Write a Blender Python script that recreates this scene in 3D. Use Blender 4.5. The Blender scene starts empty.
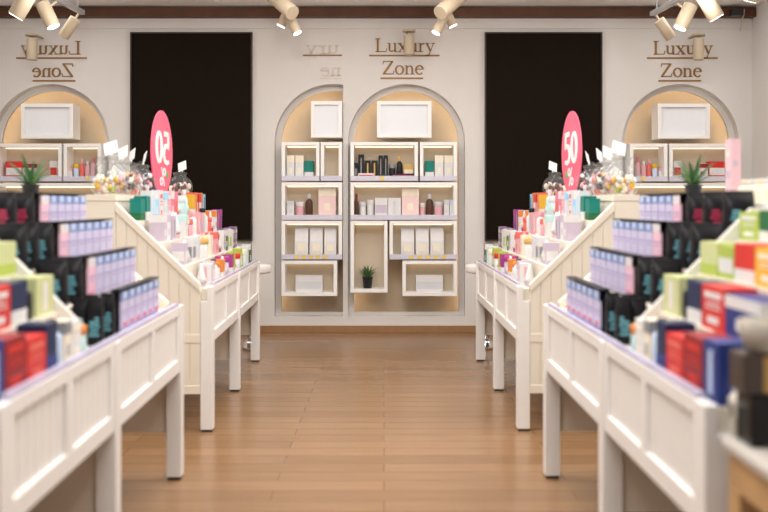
import bpy, math, random, re
from mathutils import Matrix, Vector
random.seed(7)
SC = bpy.context.scene
COL = SC.collection
PI = math.pi
F = 900.0; CX = 384.0; HY = 204.0; H = 1.2          # focal length in pixels, vanishing point, eye height
YW = 8.4                                             # the shop's far wall
def PX(px, y): return (px - CX) * y / F
def PZ(py, y): return H - (py - HY) * y / F

# ------------------------------------------------------------------ materials
MATS = {}
def mat(name, col, rough=.5, metal=0., vary=.06, emit=None, estr=0., trans=0., ior=1.45, spec=None, bump=0., scale=18.):
    if name in MATS: return MATS[name]
    m = bpy.data.materials.new(name); m.use_nodes = True
    nt = m.node_tree; b = nt.nodes['Principled BSDF']
    b.inputs['Base Color'].default_value = (*col, 1)
    b.inputs['Roughness'].default_value = rough
    b.inputs['Metallic'].default_value = metal
    b.inputs['IOR'].default_value = ior
    if spec is not None: b.inputs['Specular IOR Level'].default_value = spec
    if trans: b.inputs['Transmission Weight'].default_value = trans
    if emit:
        b.inputs['Emission Color'].default_value = (*emit, 1)
        b.inputs['Emission Strength'].default_value = estr
    if vary or bump:
        tc = nt.nodes.new('ShaderNodeTexCoord'); n = nt.nodes.new('ShaderNodeTexNoise')
        n.inputs['Scale'].default_value = scale; n.inputs['Detail'].default_value = 3
        nt.links.new(tc.outputs['Object'], n.inputs['Vector'])
        if vary:
            mx = nt.nodes.new('ShaderNodeMix'); mx.data_type = 'RGBA'
            mx.inputs[6].default_value = (*[c * (1 - vary) for c in col], 1)
            mx.inputs[7].default_value = (*[min(1, c * (1 + vary)) for c in col], 1)
            nt.links.new(n.outputs['Fac'], mx.inputs[0])
            nt.links.new(mx.outputs[2], b.inputs['Base Color'])
        if bump:
            bp = nt.nodes.new('ShaderNodeBump'); bp.inputs['Strength'].default_value = bump
            bp.inputs['Distance'].default_value = .01
            nt.links.new(n.outputs['Fac'], bp.inputs['Height']); nt.links.new(bp.outputs[0], b.inputs['Normal'])
    MATS[name] = m
    return m

C = {  # product colours
 'white': (.70, .69, .68), 'cream': (.84, .76, .60), 'teal': (.01, .20, .16), 'pale teal': (.50, .70, .69), 'sky blue': (.30, .62, .85),
 'pale pink': (.72, .38, .42), 'pink': (.72, .20, .29), 'coral': (.72, .15, .12), 'lilac': (.54, .46, .56), 'purple': (.27, .05, .30),
 'magenta': (.36, .05, .22), 'lime': (.40, .49, .09), 'dark green': (.02, .13, .05), 'green': (.18, .42, .12), 'orange': (.70, .24, .05),
 'gold': (.62, .40, .12), 'grey': (.25, .25, .26), 'black': (.012, .012, .014), 'red': (.60, .034, .028), 'dark red': (.27, .018, .022),
 'navy': (.012, .024, .075), 'blue': (.022, .042, .20), 'yellow': (.74, .44, .04), 'brown': (.09, .04, .025), 'pale green': (.54, .57, .29),
 'blush': (.82, .60, .58), 'silver': (.6, .6, .62), 'pale blue': (.55, .66, .84), 'amber': (.45, .26, .09)}
def cm(c): return mat('product_' + c.replace(' ', '_'), C[c], .45, scale=25, spec=.3)

M_white = mat('white_lacquer', (.80, .775, .74), .42, vary=.03)
M_cream = mat('cream_lacquer', (.78, .71, .60), .5, vary=.03)
M_wall = mat('warm_white_plaster', (.68, .65, .62), .8, vary=.02, bump=.04, scale=60)
M_niche = mat('niche_tan_paint', (.60, .50, .375), .75, vary=.03)
M_ceil = mat('ceiling_white', (.9, .89, .88), .9, vary=.02)
M_dark = mat('dark_brown_panel', (.010, .006, .0035), .85, vary=.1, spec=.1)
M_beam = mat('dark_stained_wood', (.09, .032, .011), .5, vary=.35, scale=9)
M_gold = mat('brushed_gold', (.27, .135, .028), .5, metal=.1, vary=.1)
M_ghostgold = mat('ghost_gold', (.62, .545, .46), .6, metal=.0, vary=.08)  # gold paled towards the plaster to paint the faint reflection
M_shelf = mat('shelf_white', (.86, .845, .82), .4, vary=.02)
M_lip = mat('shelf_lip_lavender', (.60, .59, .68), .35, vary=.05)
M_tag = mat('price_tag_yellow', (.80, .56, .12), .5)
M_spot = mat('spotlight_cream', (.50, .41, .29), .5, vary=.04)
M_lamp = mat('lamp_glow', (1, 1, 1), .5, vary=0, emit=(1, .93, .85), estr=4.5)
M_led = mat('led_strip_glow', (1, .8, .5), .5, vary=0, emit=(1, .80, .56), estr=5.0)
M_ledw = mat('led_shelf_glow', (1, .9, .7), .5, vary=0, emit=(1, .80, .56), estr=1.6)
M_rail = mat('track_grey', (.42, .42, .44), .35, metal=.4)
M_chrome = mat('chrome', (.75, .75, .77), .12, metal=1, vary=.02)
M_oak = mat('pale_oak', (.50, .30, .135), .5, vary=.25, scale=12)
M_rubber = mat('foot_pad_dark', (.05, .035, .03), .7)
M_strip = mat('label_strip_lilac', (.55, .52, .68), .25, vary=.25, scale=9)
M_pouch = mat('pouch_black_film', (.006, .006, .008), .38, spec=.25, vary=.2, bump=.15, scale=30)
M_tealink = mat('pouch_teal_print', (.14, .40, .48), .4, vary=.25, scale=40)
M_pinkink = mat('pouch_pink_print', (.45, .04, .10), .4, vary=.25, scale=40)
M_leaf = mat('succulent_leaf', (.055, .16, .045), .45, vary=.4, scale=30)
M_leaftip = mat('succulent_leaf_tip', (.16, .26, .09), .45, vary=.3, scale=30)
M_pot = mat('black_pot', (.012, .012, .013), .4)
M_soil = mat('potting_soil', (.03, .02, .014), .9, bump=.4)
M_pinksign = mat('sign_pink', (.86, .13, .22), .45, vary=.22, scale=14)
M_signwhite = mat('sign_white', (.92, .88, .87), .45)
M_card = mat('white_card', (.9, .9, .89), .5)
M_screen = mat('frosted_white_front', (.80, .82, .85), .12, vary=.02)
M_brownbox = mat('dark_brown_box', (.055, .036, .026), .35)

def glass_mat():
    m = bpy.data.materials.new('clear_glass'); m.use_nodes = True
    nt = m.node_tree; nt.nodes.remove(nt.nodes['Principled BSDF'])
    out = nt.nodes['Material Output']
    tr = nt.nodes.new('ShaderNodeBsdfTransparent'); tr.inputs[0].default_value = (.93, .94, .94, 1)
    gl = nt.nodes.new('ShaderNodeBsdfGlossy'); gl.inputs['Roughness'].default_value = .06
    fr = nt.nodes.new('ShaderNodeFresnel'); fr.inputs[0].default_value = 1.45
    mx = nt.nodes.new('ShaderNodeMixShader')
    ge = nt.nodes.new('ShaderNodeNewGeometry'); mu = nt.nodes.new('ShaderNodeMath'); mu.operation = 'MULTIPLY'
    iv = nt.nodes.new('ShaderNodeMath'); iv.operation = 'SUBTRACT'; iv.inputs[0].default_value = 1
    nt.links.new(ge.outputs['Backfacing'], iv.inputs[1]); nt.links.new(fr.outputs[0], mu.inputs[0]); nt.links.new(iv.outputs[0], mu.inputs[1])
    nt.links.new(mu.outputs[0], mx.inputs[0]); nt.links.new(tr.outputs[0], mx.inputs[1]); nt.links.new(gl.outputs[0], mx.inputs[2])
    df = nt.nodes.new('ShaderNodeBsdfDiffuse'); df.inputs[0].default_value = (.9,.9,.9,1)
    m2 = nt.nodes.new('ShaderNodeMixShader'); n = nt.nodes.new('ShaderNodeTexNoise'); n.inputs['Scale'].default_value = 12
    rg = nt.nodes.new('ShaderNodeMapRange'); rg.inputs[3].default_value = .0; rg.inputs[4].default_value = .09
    nt.links.new(n.outputs['Fac'], rg.inputs[0]); nt.links.new(rg.outputs[0], m2.inputs[0])
    nt.links.new(mx.outputs[0], m2.inputs[1]); nt.links.new(df.outputs[0], m2.inputs[2])
    nt.links.new(m2.outputs[0], out.inputs[0])
    return m
M_glass = glass_mat()

def floor_mat():
    m = bpy.data.materials.new('laminate_floor'); m.use_nodes = True
    nt = m.node_tree; b = nt.nodes['Principled BSDF']; N = nt.nodes.new; L = nt.links.new
    tc = N('ShaderNodeTexCoord'); br = N('ShaderNodeTexBrick')
    br.inputs['Scale'].default_value = 1; br.inputs['Brick Width'].default_value = 1.25; br.inputs['Row Height'].default_value = .13
    br.inputs['Mortar Size'].default_value = .0025; br.offset = .37
    br.inputs['Color1'].default_value = (.235, .128, .060, 1); br.inputs['Color2'].default_value = (.30, .172, .086, 1)
    br.inputs['Mortar'].default_value = (.16, .08, .035, 1)
    L(tc.outputs['Object'], br.inputs['Vector'])
    mp = N('ShaderNodeMapping'); mp.inputs['Scale'].default_value = (1.2, 16, 1); L(tc.outputs['Object'], mp.inputs[0])
    no = N('ShaderNodeTexNoise'); no.inputs['Scale'].default_value = 2.2; no.inputs['Detail'].default_value = 6; L(mp.outputs[0], no.inputs['Vector'])
    rp = N('ShaderNodeValToRGB'); rp.color_ramp.elements[0].color = (.72, .70, .68, 1); rp.color_ramp.elements[1].color = (1.15, 1.15, 1.15, 1)
    L(no.outputs['Fac'], rp.inputs[0])
    mx = N('ShaderNodeMix'); mx.data_type = 'RGBA'; mx.blend_type = 'MULTIPLY'; mx.inputs[0].default_value = 1
    L(br.outputs['Color'], mx.inputs[6]); L(rp.outputs[0], mx.inputs[7]); L(mx.outputs[2], b.inputs['Base Color'])
    b.inputs['Roughness'].default_value = .24
    bp = N('ShaderNodeBump'); bp.inputs['Strength'].default_value = .08; bp.inputs['Distance'].default_value = .005
    L(no.outputs['Fac'], bp.inputs['Height']); L(bp.outputs[0], b.inputs['Normal'])
    return m

# ------------------------------------------------------------------ mesh builder
class MB:
    def __init__(s): s.v = []; s.f = []; s.m = []; s.s = []
    def add(s, vs, fs, mi=0, smooth=False):
        o = len(s.v); s.v += [tuple(p) for p in vs]
        for f in fs: s.f.append(tuple(i + o for i in f)); s.m.append(mi); s.s.append(smooth)
        return s
    def box(s, x0, x1, y0, y1, z0, z1, mi=0, M=None):
        vs = [(x0,y0,z0),(x1,y0,z0),(x1,y1,z0),(x0,y1,z0),(x0,y0,z1),(x1,y0,z1),(x1,y1,z1),(x0,y1,z1)]
        if M: vs = [M @ Vector(p) for p in vs]
        return s.add(vs, [(3,2,1,0),(4,5,6,7),(0,1,5,4),(1,2,6,5),(2,3,7,6),(3,0,4,7)], mi)
    def prism(s, poly, a0, a1, axis='y', mi=0):            # poly lies across the axis; (x,z) for y, (y,z) for x, (x,y) for z
        n = len(poly)
        def P(p, a): return (p[0], a, p[1]) if axis == 'y' else ((a, p[0], p[1]) if axis == 'x' else (p[0], p[1], a))
        vs = [P(p, a0) for p in poly] + [P(p, a1) for p in poly]
        area = sum(poly[i][0]*poly[(i+1)%n][1] - poly[(i+1)%n][0]*poly[i][1] for i in range(n))
        flip = (area > 0) == (axis == 'y')
        fs = [tuple(range(n)), tuple(range(2*n-1, n-1, -1))] + [(i, i+n, (i+1)%n+n, (i+1)%n) for i in range(n)]
        if not flip: pass
        if axis == 'y':
            if area < 0: fs = [f[::-1] for f in fs]
        else:
            if area > 0: fs = [f[::-1] for f in fs]
        return s.add(vs, fs, mi)
    def lathe(s, prof, n=20, c=(0,0,0), mi=0, M=None, smooth=True):   # prof: (r,z) from bottom to top
        vs = []; fs = []; k = len(prof)
        for r, z in prof:
            for i in range(n):
                a = 2*PI*i/n; vs.append(Vector((c[0]+r*math.cos(a), c[1]+r*math.sin(a), c[2]+z)))
        if M: vs = [M @ p for p in vs]
        for j in range(k-1):
            for i in range(n): fs.append((j*n+i, j*n+(i+1)%n, (j+1)*n+(i+1)%n, (j+1)*n+i))
        s.add(vs, fs, mi, smooth)
        o = len(s.v) - len(vs)
        if prof[0][0] > 1e-5: s.f.append(tuple(o+i for i in range(n-1,-1,-1))); s.m.append(mi); s.s.append(False)
        if prof[-1][0] > 1e-5: s.f.append(tuple(o+(k-1)*n+i for i in range(n))); s.m.append(mi); s.s.append(False)
        return s
    def tube(s, a, b, r0, r1=None, n=14, mi=0):
        a = Vector(a); b = Vector(b); d = b - a; L = d.length
        q = d.to_track_quat('Z', 'Y').to_matrix().to_4x4()
        return s.lathe([(r0,0),(r1 if r1 is not None else r0, L)], n, mi=mi, M=Matrix.Translation(a) @ q)
    def build(s, name, mats, parent=None, org=(0,0,0), bevel=0., loc=None, sub=0):
        me = bpy.data.meshes.new(name)
        o3 = Vector(org)
        me.from_pydata([Vector(p) - o3 for p in s.v], [], s.f)
        for m in (mats if isinstance(mats, (list, tuple)) else [mats]): me.materials.append(m)
        me.polygons.foreach_set('material_index', s.m); me.polygons.foreach_set('use_smooth', s.s)
        me.update()
        ob = bpy.data.objects.new(name, me); COL.objects.link(ob)
        if parent: ob.parent = parent
        if loc is not None: ob.location = loc
        if bevel:
            b = ob.modifiers.new('edge', 'BEVEL'); b.width = bevel; b.segments = 2; b.limit_method = 'ANGLE'
        return ob

MIRROR = []                      # (root, how, label, group) for the other side of the aisle
def thing(name, label, cat, loc=(0,0,0), rz=0, group=None, mir=None, mlabel=None):
    o = bpy.data.objects.new(name, None); COL.objects.link(o)
    o.empty_display_size = .05
    o.location = loc; o.rotation_euler = (0,0,rz)
    tag(o, label, cat, group, mir, mlabel)
    return o
def tag(o, label, cat, group=None, mir=None, mlabel=None):
    o['label'] = label; o['category'] = cat
    if group: o['group'] = group
    if mir is not None: MIRROR.append((o, mir, mlabel))
    return o
def struct(o): o['kind'] = 'structure'; return o

# the other side of the aisle is laid out as the looking-glass twin of this one
th = math.atan(-.0115)
_d = Vector((math.sin(th), math.cos(th))); _p0 = Vector((-.043, 0))
def aisle_reflection():
    d = _d
    R = Matrix(((2*d.x*d.x-1, 2*d.x*d.y, 0, 0), (2*d.x*d.y, 2*d.y*d.y-1, 0, 0), (0,0,1,0), (0,0,0,1)))
    t = Vector((_p0.x, _p0.y, 0)); off = t - (R.to_3x3() @ t)
    return Matrix.Translation(off) @ R
def wall_reflection(c): return Matrix.Translation((c,0,0)) @ Matrix.Diagonal((-1,1,1,1))
SX = Matrix.Diagonal((-1,1,1,1))
MCACHE = {}
def mirrored_mesh(me):
    if me.name not in MCACHE:
        c = me.copy(); c.transform(SX); c.flip_normals(); c.update(); MCACHE[me.name] = c
    return MCACHE[me.name]
def mirrored(o, parent, basis):
    c = o.copy()
    if o.type == 'MESH': c.data = mirrored_mesh(o.data)
    elif o.type == 'LIGHT': pass
    COL.objects.link(c)
    c.parent = parent
    c.matrix_basis = basis
    for ch in list(KIDS.get(o.name, [])): mirrored(ch, c, SX @ ch.matrix_basis @ SX)
    return c
KIDS = {}

# ------------------------------------------------------------------ shell
XL, XR, YB, ZC = -4.25, PX(752, YW), -2.2, 3.03
XD = PX(343, YW)
struct(MB().box(XL-.1, XR+.1, YB, YW+.6, -.1, 0).build('floor', floor_mat()))
struct(MB().box(XL-.1, XR+.1, YB, YW+.6, ZC, ZC+.1).build('ceiling', M_ceil))
struct(MB().box(XR, XR+.1, YB, YW+.6, 0, ZC).build('wall_right', M_wall))
struct(MB().box(XL-.1, XL, YB, YW+.6, 0, ZC).build('wall_left', M_wall))

ZN0 = PZ(316.5, YW); RN = PX(465, YW)/2 - PX(348, YW)/2
ZS = PZ(84, YW) - RN
def arch(cx, r=RN, z0=ZN0, zs=ZS, n=40):
    return [(cx-r, z0), (cx+r, z0)] + [(cx+r*math.cos(PI*i/n), zs+r*math.sin(PI*i/n)) for i in range(n+1)]
def half_arch(cx, xcut, r=RN, z0=ZN0, zs=ZS, n=40):
    pts = [(cx-r, z0), (xcut, z0)]
    a0 = math.acos((xcut-cx)/r)
    return pts + [(cx+r*math.cos(a0+(PI-a0)*i/n), zs+r*math.sin(a0+(PI-a0)*i/n)) for i in range(n+1)]
CXN = PX(406.5, YW); CXR = PX(680.5, YW); CXL = PX(50.5, YW); CXH = PX(333, YW)
def flat_with_holes(name, outer, holes, y0, y1, material):
    cu = bpy.data.curves.new(name, 'CURVE'); cu.dimensions = '2D'; cu.fill_mode = 'BOTH'; cu.extrude = (y1-y0)/2
    for poly in [outer] + holes:
        sp = cu.splines.new('POLY'); sp.points.add(len(poly)-1)
        for p, q in zip(sp.points, poly): p.co = (q[0], q[1], 0, 1)
        sp.use_cyclic_u = True
    t = bpy.data.objects.new(name, cu); COL.objects.link(t)
    dg = bpy.context.evaluated_depsgraph_get(); me = bpy.data.meshes.new_from_object(t.evaluated_get(dg))
    bpy.data.objects.remove(t)
    me.transform(Matrix.Translation((0,(y0+y1)/2,0)) @ Matrix.Rotation(PI/2, 4, 'X'))
    me.name = name; me.materials.clear(); me.materials.append(material)
    for p in me.polygons: p.use_smooth = False
    o = bpy.data.objects.new(name, me); COL.objects.link(o)
    return o
ND = .26; WF = .10; WL = .13; RL = RN-.052; RC = RN+.022   # opening, then a narrower lip, then a light channel behind the lip
_all = [(XL,0),(XR,0),(XR,ZC),(XL,ZC)]
def openings(r, dz=0): return [arch(CXN, r, ZN0+dz), arch(CXR, r, ZN0+dz), arch(CXL, r, ZN0+dz), half_arch(CXH, XD, r, ZN0+dz)]
struct(flat_with_holes('wall_back', _all, openings(RN), YW, YW+WF, M_wall))
struct(flat_with_holes('wall_lip', _all, openings(RL, .03), YW+WF, YW+WL, M_wall))
struct(flat_with_holes('wall_inner', _all, openings(RC), YW+WL, YW+ND, M_niche))
struct(MB().box(XL, XR, YW+ND, YW+ND+.06, 0, ZC).build('wall_niche', M_niche))
struct(MB().box(XL, XR, YW-.015, YW, 0, PZ(325.5, YW)).build('baseboard_back', mat('baseboard_wood', (.30,.16,.07), .45, vary=.2), bevel=.003))
struct(MB().box(XL, PX(757, YW-.1), YW-.1, YW, PZ(16.5, YW-.1), PZ(7, YW-.1)).build('trim_1', M_beam, bevel=.004))
struct(MB().box(XL, XR, YW-.012, YW, PZ(29, YW), PZ(16.5, YW)).build('trim_2', M_wall, bevel=.006))

def led_arch(cx, poly=None, parent=None, inset=-.004):
    # a slim warm light strip following the niche edge in its back corner
    mb = MB(); pts = []
    r = RN - inset
    if poly: pts = poly
    else:
        pts = [(cx-r, ZN0+.02)] + [(cx-r*math.cos(PI*i/24), ZS+r*math.sin(PI*i/24)) for i in range(25)] + [(cx+r, ZN0+.02)]
    for a, b in zip(pts, pts[1:]): mb.tube((a[0], YW+WL+.02, a[1]), (b[0], YW+WL+.02, b[1]), .008, n=6)
    return mb
def led(name_label, cx, poly=None):
    o = led_arch(cx, poly).build('light_strip', M_led)
    tag(o, name_label, 'light strip'); return o
led('warm glowing light strip along the edge of the middle arched niche', CXN)
led('warm glowing light strip along the edge of the arched niche under the right lettering', CXR)
led('warm glowing light strip along the niche under the reversed lettering at left', CXL)
_r = RN+.004
led('warm glowing light strip along the half arched niche beside the middle one', CXH,
    [(CXH-_r, ZN0+.02)] + [(CXH-_r*math.cos(a), ZS+_r*math.sin(a)) for a in [math.acos(-1)*k/24 for k in range(0,14)]])

# dark panels
def dark_panel(x0, x1, label):
    t = thing('wall_panel', label, 'panel', (PX((x0+x1)/2, YW), YW, 0))
    a, b = PX(x0, YW-.04), PX(x1, YW-.04); z0, z1 = PZ(241, YW-.04), PZ(32, YW-.04); org = t.location
    MB().box(a+.012, b-.012, YW-.03, YW, z0+.012, z1-.012).build('board', M_dark, t, org)
    m = MB()
    for q in ((a, a+.012, z0, z1), (b-.012, b, z0, z1), (a+.012, b-.012, z0, z0+.012), (a+.012, b-.012, z1-.012, z1)): m.box(q[0], q[1], YW-.04, YW, q[2], q[3])
    m.build('edge_frame', mat('panel_edge', (.03,.022,.017), .5), t, org)
dark_panel(485, 602.5, 'tall dark brown wall panel behind the right display table')
dark_panel(130, 252, 'tall dark brown wall panel behind the left display table')

# ------------------------------------------------------------------ lettering
def strokes_mesh(mb, strokes, fx, y0, y1):
    """strokes: [(points, widths)]; fx maps glyph units to (x, z)"""
    for pts, ws in strokes:
        if not isinstance(ws, (list, tuple)): ws = [ws]*len(pts)
        n = len(pts); L = []; Rr = []
        for i in range(n):
            a = Vector(pts[max(0,i-1)]); b = Vector(pts[min(n-1,i+1)]); d = (b-a).normalized()
            nn = Vector((-d.y, d.x)) * ws[i]/2; p = Vector(pts[i])
            L.append(fx(*(p+nn))); Rr.append(fx(*(p-nn)))
        for i in range(n-1):
            mb.prism([L[i], L[i+1], Rr[i+1], Rr[i]], y0, y1)
def ell(cx, cy, rx, ry, a0, a1, n=18): return [(cx+rx*math.cos(math.radians(a0+(a1-a0)*i/n)), cy+ry*math.sin(math.radians(a0+(a1-a0)*i/n))) for i in range(n+1)]
TK, TN = .135, .055
G = {
 'L': (.90, [([(.2,0),(.2,1)],TK+.01), ([(.03,.975),(.40,.975)],TN), ([(.03,.025),(.80,.025)],TN), ([(.80,0),(.86,.26)],TN)]),
 'u': (.76, [([(.16,.66),(.16,.2),(.2,.09),(.3,.04),(.42,.07),(.56,.18)],[TK,TK,.11,.09,.08,TN]), ([(.02,.635),(.2,.635)],TN), ([(.57,.66),(.57,0)],TK), ([(.42,.635),(.58,.635)],TN), ([(.57,.025),(.73,.025)],TN)]),
 'x': (.74, [([(.12,.64),(.60,.02)],TK), ([(.57,.64),(.12,.02)],TN), ([(.01,.64),(.30,.64)],TN), ([(.44,.64),(.68,.64)],TN), ([(.01,.02),(.26,.02)],TN), ([(.42,.02),(.72,.02)],TN)]),
 'r': (.52, [([(.17,0),(.17,.66)],TK), ([(.02,.63),(.18,.63)],TN), ([(.02,.025),(.36,.025)],TN), ([(.2,.45),(.28,.57),(.36,.62),(.46,.60)],[TN,.08,.1,.14])]),
 'y': (.74, [([(.12,.64),(.38,.06)],TK), ([(.60,.64),(.36,.0),(.27,-.20),(.17,-.27),(.07,-.24)],[TN,TN,.07,.09,.12]), ([(.01,.64),(.30,.64)],TN), ([(.46,.64),(.70,.64)],TN)]),
 'Z': (.92, [([(.10,.97),(.82,.97)],.065), ([(.77,.97),(.13,.03)],TK+.02), ([(.05,.03),(.84,.03)],.065), ([(.115,1.0),(.075,.74)],TN), ([(.81,0),(.88,.27)],TN)]),
 'o': (.74, [(ell(.37,.33,.27,.32,0,360,28), [.06+.085*abs(math.cos(2*PI*i/28)) for i in range(29)])]),
 'n': (.76, [([(.16,0),(.16,.66)],TK), ([(.02,.63),(.18,.63)],TN), ([(.02,.025),(.31,.025)],TN), ([(.19,.50),(.3,.60),(.42,.63),(.52,.57),(.57,.42),(.57,0)],[TN,.07,.09,.12,TK,TK]), ([(.43,.025),(.72,.025)],TN)]),
 'e': (.66, [(ell(.34,.33,.26,.32,8,318,24), [.07+.075*abs(math.cos(math.radians(8+310*i/24))) for i in range(25)]), ([(.1,.385),(.58,.385)],TN)]),
}
def word(mb, w, x0, x1, zb, cap, y0, y1, flip=False):
    tot = sum(G[c][0] for c in w) - .06
    k = (x1-x0)/tot; a = 0
    for c in w:
        if flip: fx = lambda gx, gz, a=a: (x1-(a+gx)*k, zb+gz*cap)
        else:    fx = lambda gx, gz, a=a: (x0+(a+gx)*k, zb+gz*cap)
        strokes_mesh(mb, G[c][1], fx, y0, y1); a += G[c][0]
def sign(dx, label, flip=False, dy=0.0):
    """the wall lettering; pixel columns are those over the middle niche, moved by dx or turned about"""
    y0, y1 = YW-.008, YW
    q = (lambda p: PX(dx - p, YW)) if flip else (lambda p: PX(p + dx, YW))
    t = thing('wall_lettering', label, 'sign', (q(404), YW, PZ(80, YW)))
    org = t.location; cap = 13.4*YW/F
    for w, a, b, base in (('Luxury', 375, 434.5, 52+dy), ('Zone', 382, 423, 74.4+dy)):
        m = MB(); word(m, w, min(q(a),q(b)), max(q(a),q(b)), PZ(base, YW), cap, y0, y1, flip); m.build('lettering', M_gold, t, org)
    for a, b, yy in ((369, 439.5, 55.6+dy), (380.5, 423, 78.3+dy)):
        MB().box(min(q(a),q(b)), max(q(a),q(b)), y0, y1, PZ(yy+.75, YW), PZ(yy-.75, YW)).build('underline', M_gold, t, org)
sign(0, 'gold Luxury Zone lettering above the middle arched niche')
sign(278, 'gold Luxury Zone lettering above the right arched niche', dy=2.5)
sign(456, 'gold back-to-front Luxury Zone lettering on the left of the wall', True, dy=2.5)
# reflected ghost of the lettering, its fading into the wall put in the colour
t = thing('wall_lettering', 'faint cut-off reflection of lettering left of the gold middle lettering', 'sign', (PX(322,YW), YW, PZ(80,YW)))
m = MB(); word(m, 'ury', PX(306,YW), PX(339,YW), PZ(54,YW), 13*YW/F, YW-.006, YW, True); m.build('lettering', M_ghostgold, t, t.location)
m = MB(); word(m, 'ne', PX(321,YW), PX(341,YW), PZ(76,YW), 13*YW/F, YW-.006, YW, True); m.build('lettering', M_ghostgold, t, t.location)
MB().box(PX(303,YW), PX(342,YW), YW-.012, YW, PZ(56,YW), PZ(54.8,YW)).build('underline', M_gold, t, t.location)
MB().box(PX(320,YW), PX(342,YW), YW-.006, YW, PZ(79,YW), PZ(78,YW)).build('underline', M_ghostgold, t, t.location)

# ------------------------------------------------------------------ niche shelf boxes
YF = YW - .10            # front of the shelf boxes
def qx(p): return PX(p, YF)
def qz(p): return PZ(p, YF)
def shelf_box(x0, x1, y0, y1, label, lip=False, tags=(), lamp=True, depth=.195, group=None):
    a, b, z0, z1 = qx(x0), qx(x1), qz(y1), qz(y0); w = 3.4*YF/F
    t = thing('wall_shelf_box', label, 'shelf', ((a+b)/2, YF, z0), group=group); org = t.location
    m = MB()
    m.box(a, a+w, YF, YF+depth, z0, z1).box(b-w, b, YF, YF+depth, z0, z1)
    m.box(a+w, b-w, YF, YF+depth, z0, z0+w).box(a+w, b-w, YF, YF+depth, z1-w, z1)
    m.build('shelf_frame', M_shelf, t, org)
    MB().box(a+w, b-w, YF+depth-.012, YF+depth, z0+w, z1-w).build('back_board', M_niche, t, org)
    if lip:
        MB().box(a, b, YF-.006, YF-.0005, z0+.002, z0+5.2*YF/F).build('shelf_lip', M_lip, t, org)
        for tx in tags: MB().box(qx(tx-2.1), qx(tx+2.1), YF-.008, YF-.0062, z0+.008, z0+.042).build('price_tag', M_tag, t, org)
    if lamp:
        MB().box(a+w+.01, b-w-.01, YF+depth-.05, YF+depth-.035, z1-w-.009, z1-w).build('light_strip', M_ledw, t, org)
    # bracket to the niche's back
    MB().box(a+.05, b-.05, YF+depth, YW+ND, z1-.10, z1-.05).build('wall_bracket', M_niche, t, org)
    return z0 + w
def light_box(x0, x1, y0, y1, label):
    a, b, z0, z1 = qx(x0), qx(x1), qz(y1), qz(y0); w = 3.6*YF/F; d = .195
    t = thing('wall_cabinet', label, 'cabinet', ((a+b)/2, YF, z0)); org = t.location
    m = MB()
    m.box(a, a+w, YF, YF+d, z0, z1).box(b-w, b, YF, YF+d, z0, z1).box(a+w, b-w, YF, YF+d, z0, z0+w).box(a+w, b-w, YF, YF+d, z1-w, z1)
    m.build('cabinet_frame', M_shelf, t, org)
    MB().box(a+w, b-w, YF+.025, YF+.035, z0+w, z1-w).build('front_panel', M_screen, t, org)
    MB().box(a+.05, b-.05, YF+d, YW+ND, z1-.10, z1-.05).build('wall_bracket', M_niche, t, org)

light_box(377, 431.5, 101, 137.5, 'white wall cabinet with glossy front at the top of the middle niche')
B1 = shelf_box(350.5, 418, 142, 181, 'white shelf box holding black cosmetics in the middle niche', True, (382,))
B2 = shelf_box(420, 457, 142, 181, 'small white shelf box with green and white cartons, middle niche', True)
B3 = shelf_box(350.5, 457, 182.3, 220, 'wide white shelf box with pink carton in the middle niche', True)
B4 = shelf_box(350.5, 387.5, 220.8, 292.5, 'tall white shelf box holding the small plant in the middle niche')
B5 = shelf_box(389.5, 457, 220.8, 259.5, 'white shelf box with five yellow price tags in the middle niche', True, (411,419.5,427.5,435.5,443.5))
B6 = shelf_box(402.5, 457, 260.6, 296, 'lowest white shelf box in the middle niche with one white carton')
# half niche
h = lambda p: 738.5 - p
light_box(311, 342, 101, 137.5, 'cut-off white wall cabinet at the top of the narrow half niche')
H2 = shelf_box(281.5, 319.5, 142, 181, 'uppermost white shelf box at the left edge of the half niche', True)
H1 = shelf_box(320.6, 342, 142, 181, 'narrow empty white shelf box at the top of the half niche', True)
H3 = shelf_box(281.5, 342, 182.3, 220, 'second white shelf box down in the half niche', True)
H5 = shelf_box(281.5, 342, 220.8, 259.5, 'white shelf box with yellow price tags in the half niche', True, (297,304,311,318,325))
H6 = shelf_box(281.5, 337, 260.6, 296, 'lowest white shelf box in the half niche with one carton')
# right niche and its twin on the left
light_box(658, 710, 103.5, 138.5, 'white wall cabinet in the arched niche under the right lettering')
R1 = shelf_box(630, 667.5, 143.5, 181.5, 'white shelf box of pink bottles in the right arched niche', True, (643,))
R2 = shelf_box(669.5, 736, 143.5, 181.5, 'white shelf box of red dotted cartons in the right arched niche', True)
shelf_box(630, 736, 183, 221, 'wide empty white shelf box in the right arched niche')
light_box(21, 73, 103.5, 138.5, 'white wall cabinet in the niche under the reversed left lettering')
L1 = shelf_box(63.5, 101, 143.5, 181.5, 'white shelf box of pink bottles in the left arched niche', True, (88,))
L2 = shelf_box(-5, 61.5, 143.5, 181.5, 'white shelf box of red dotted cartons in the left arched niche', True)
shelf_box(-5, 101, 183, 221, 'wide empty white shelf box in the left arched niche')

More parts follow.
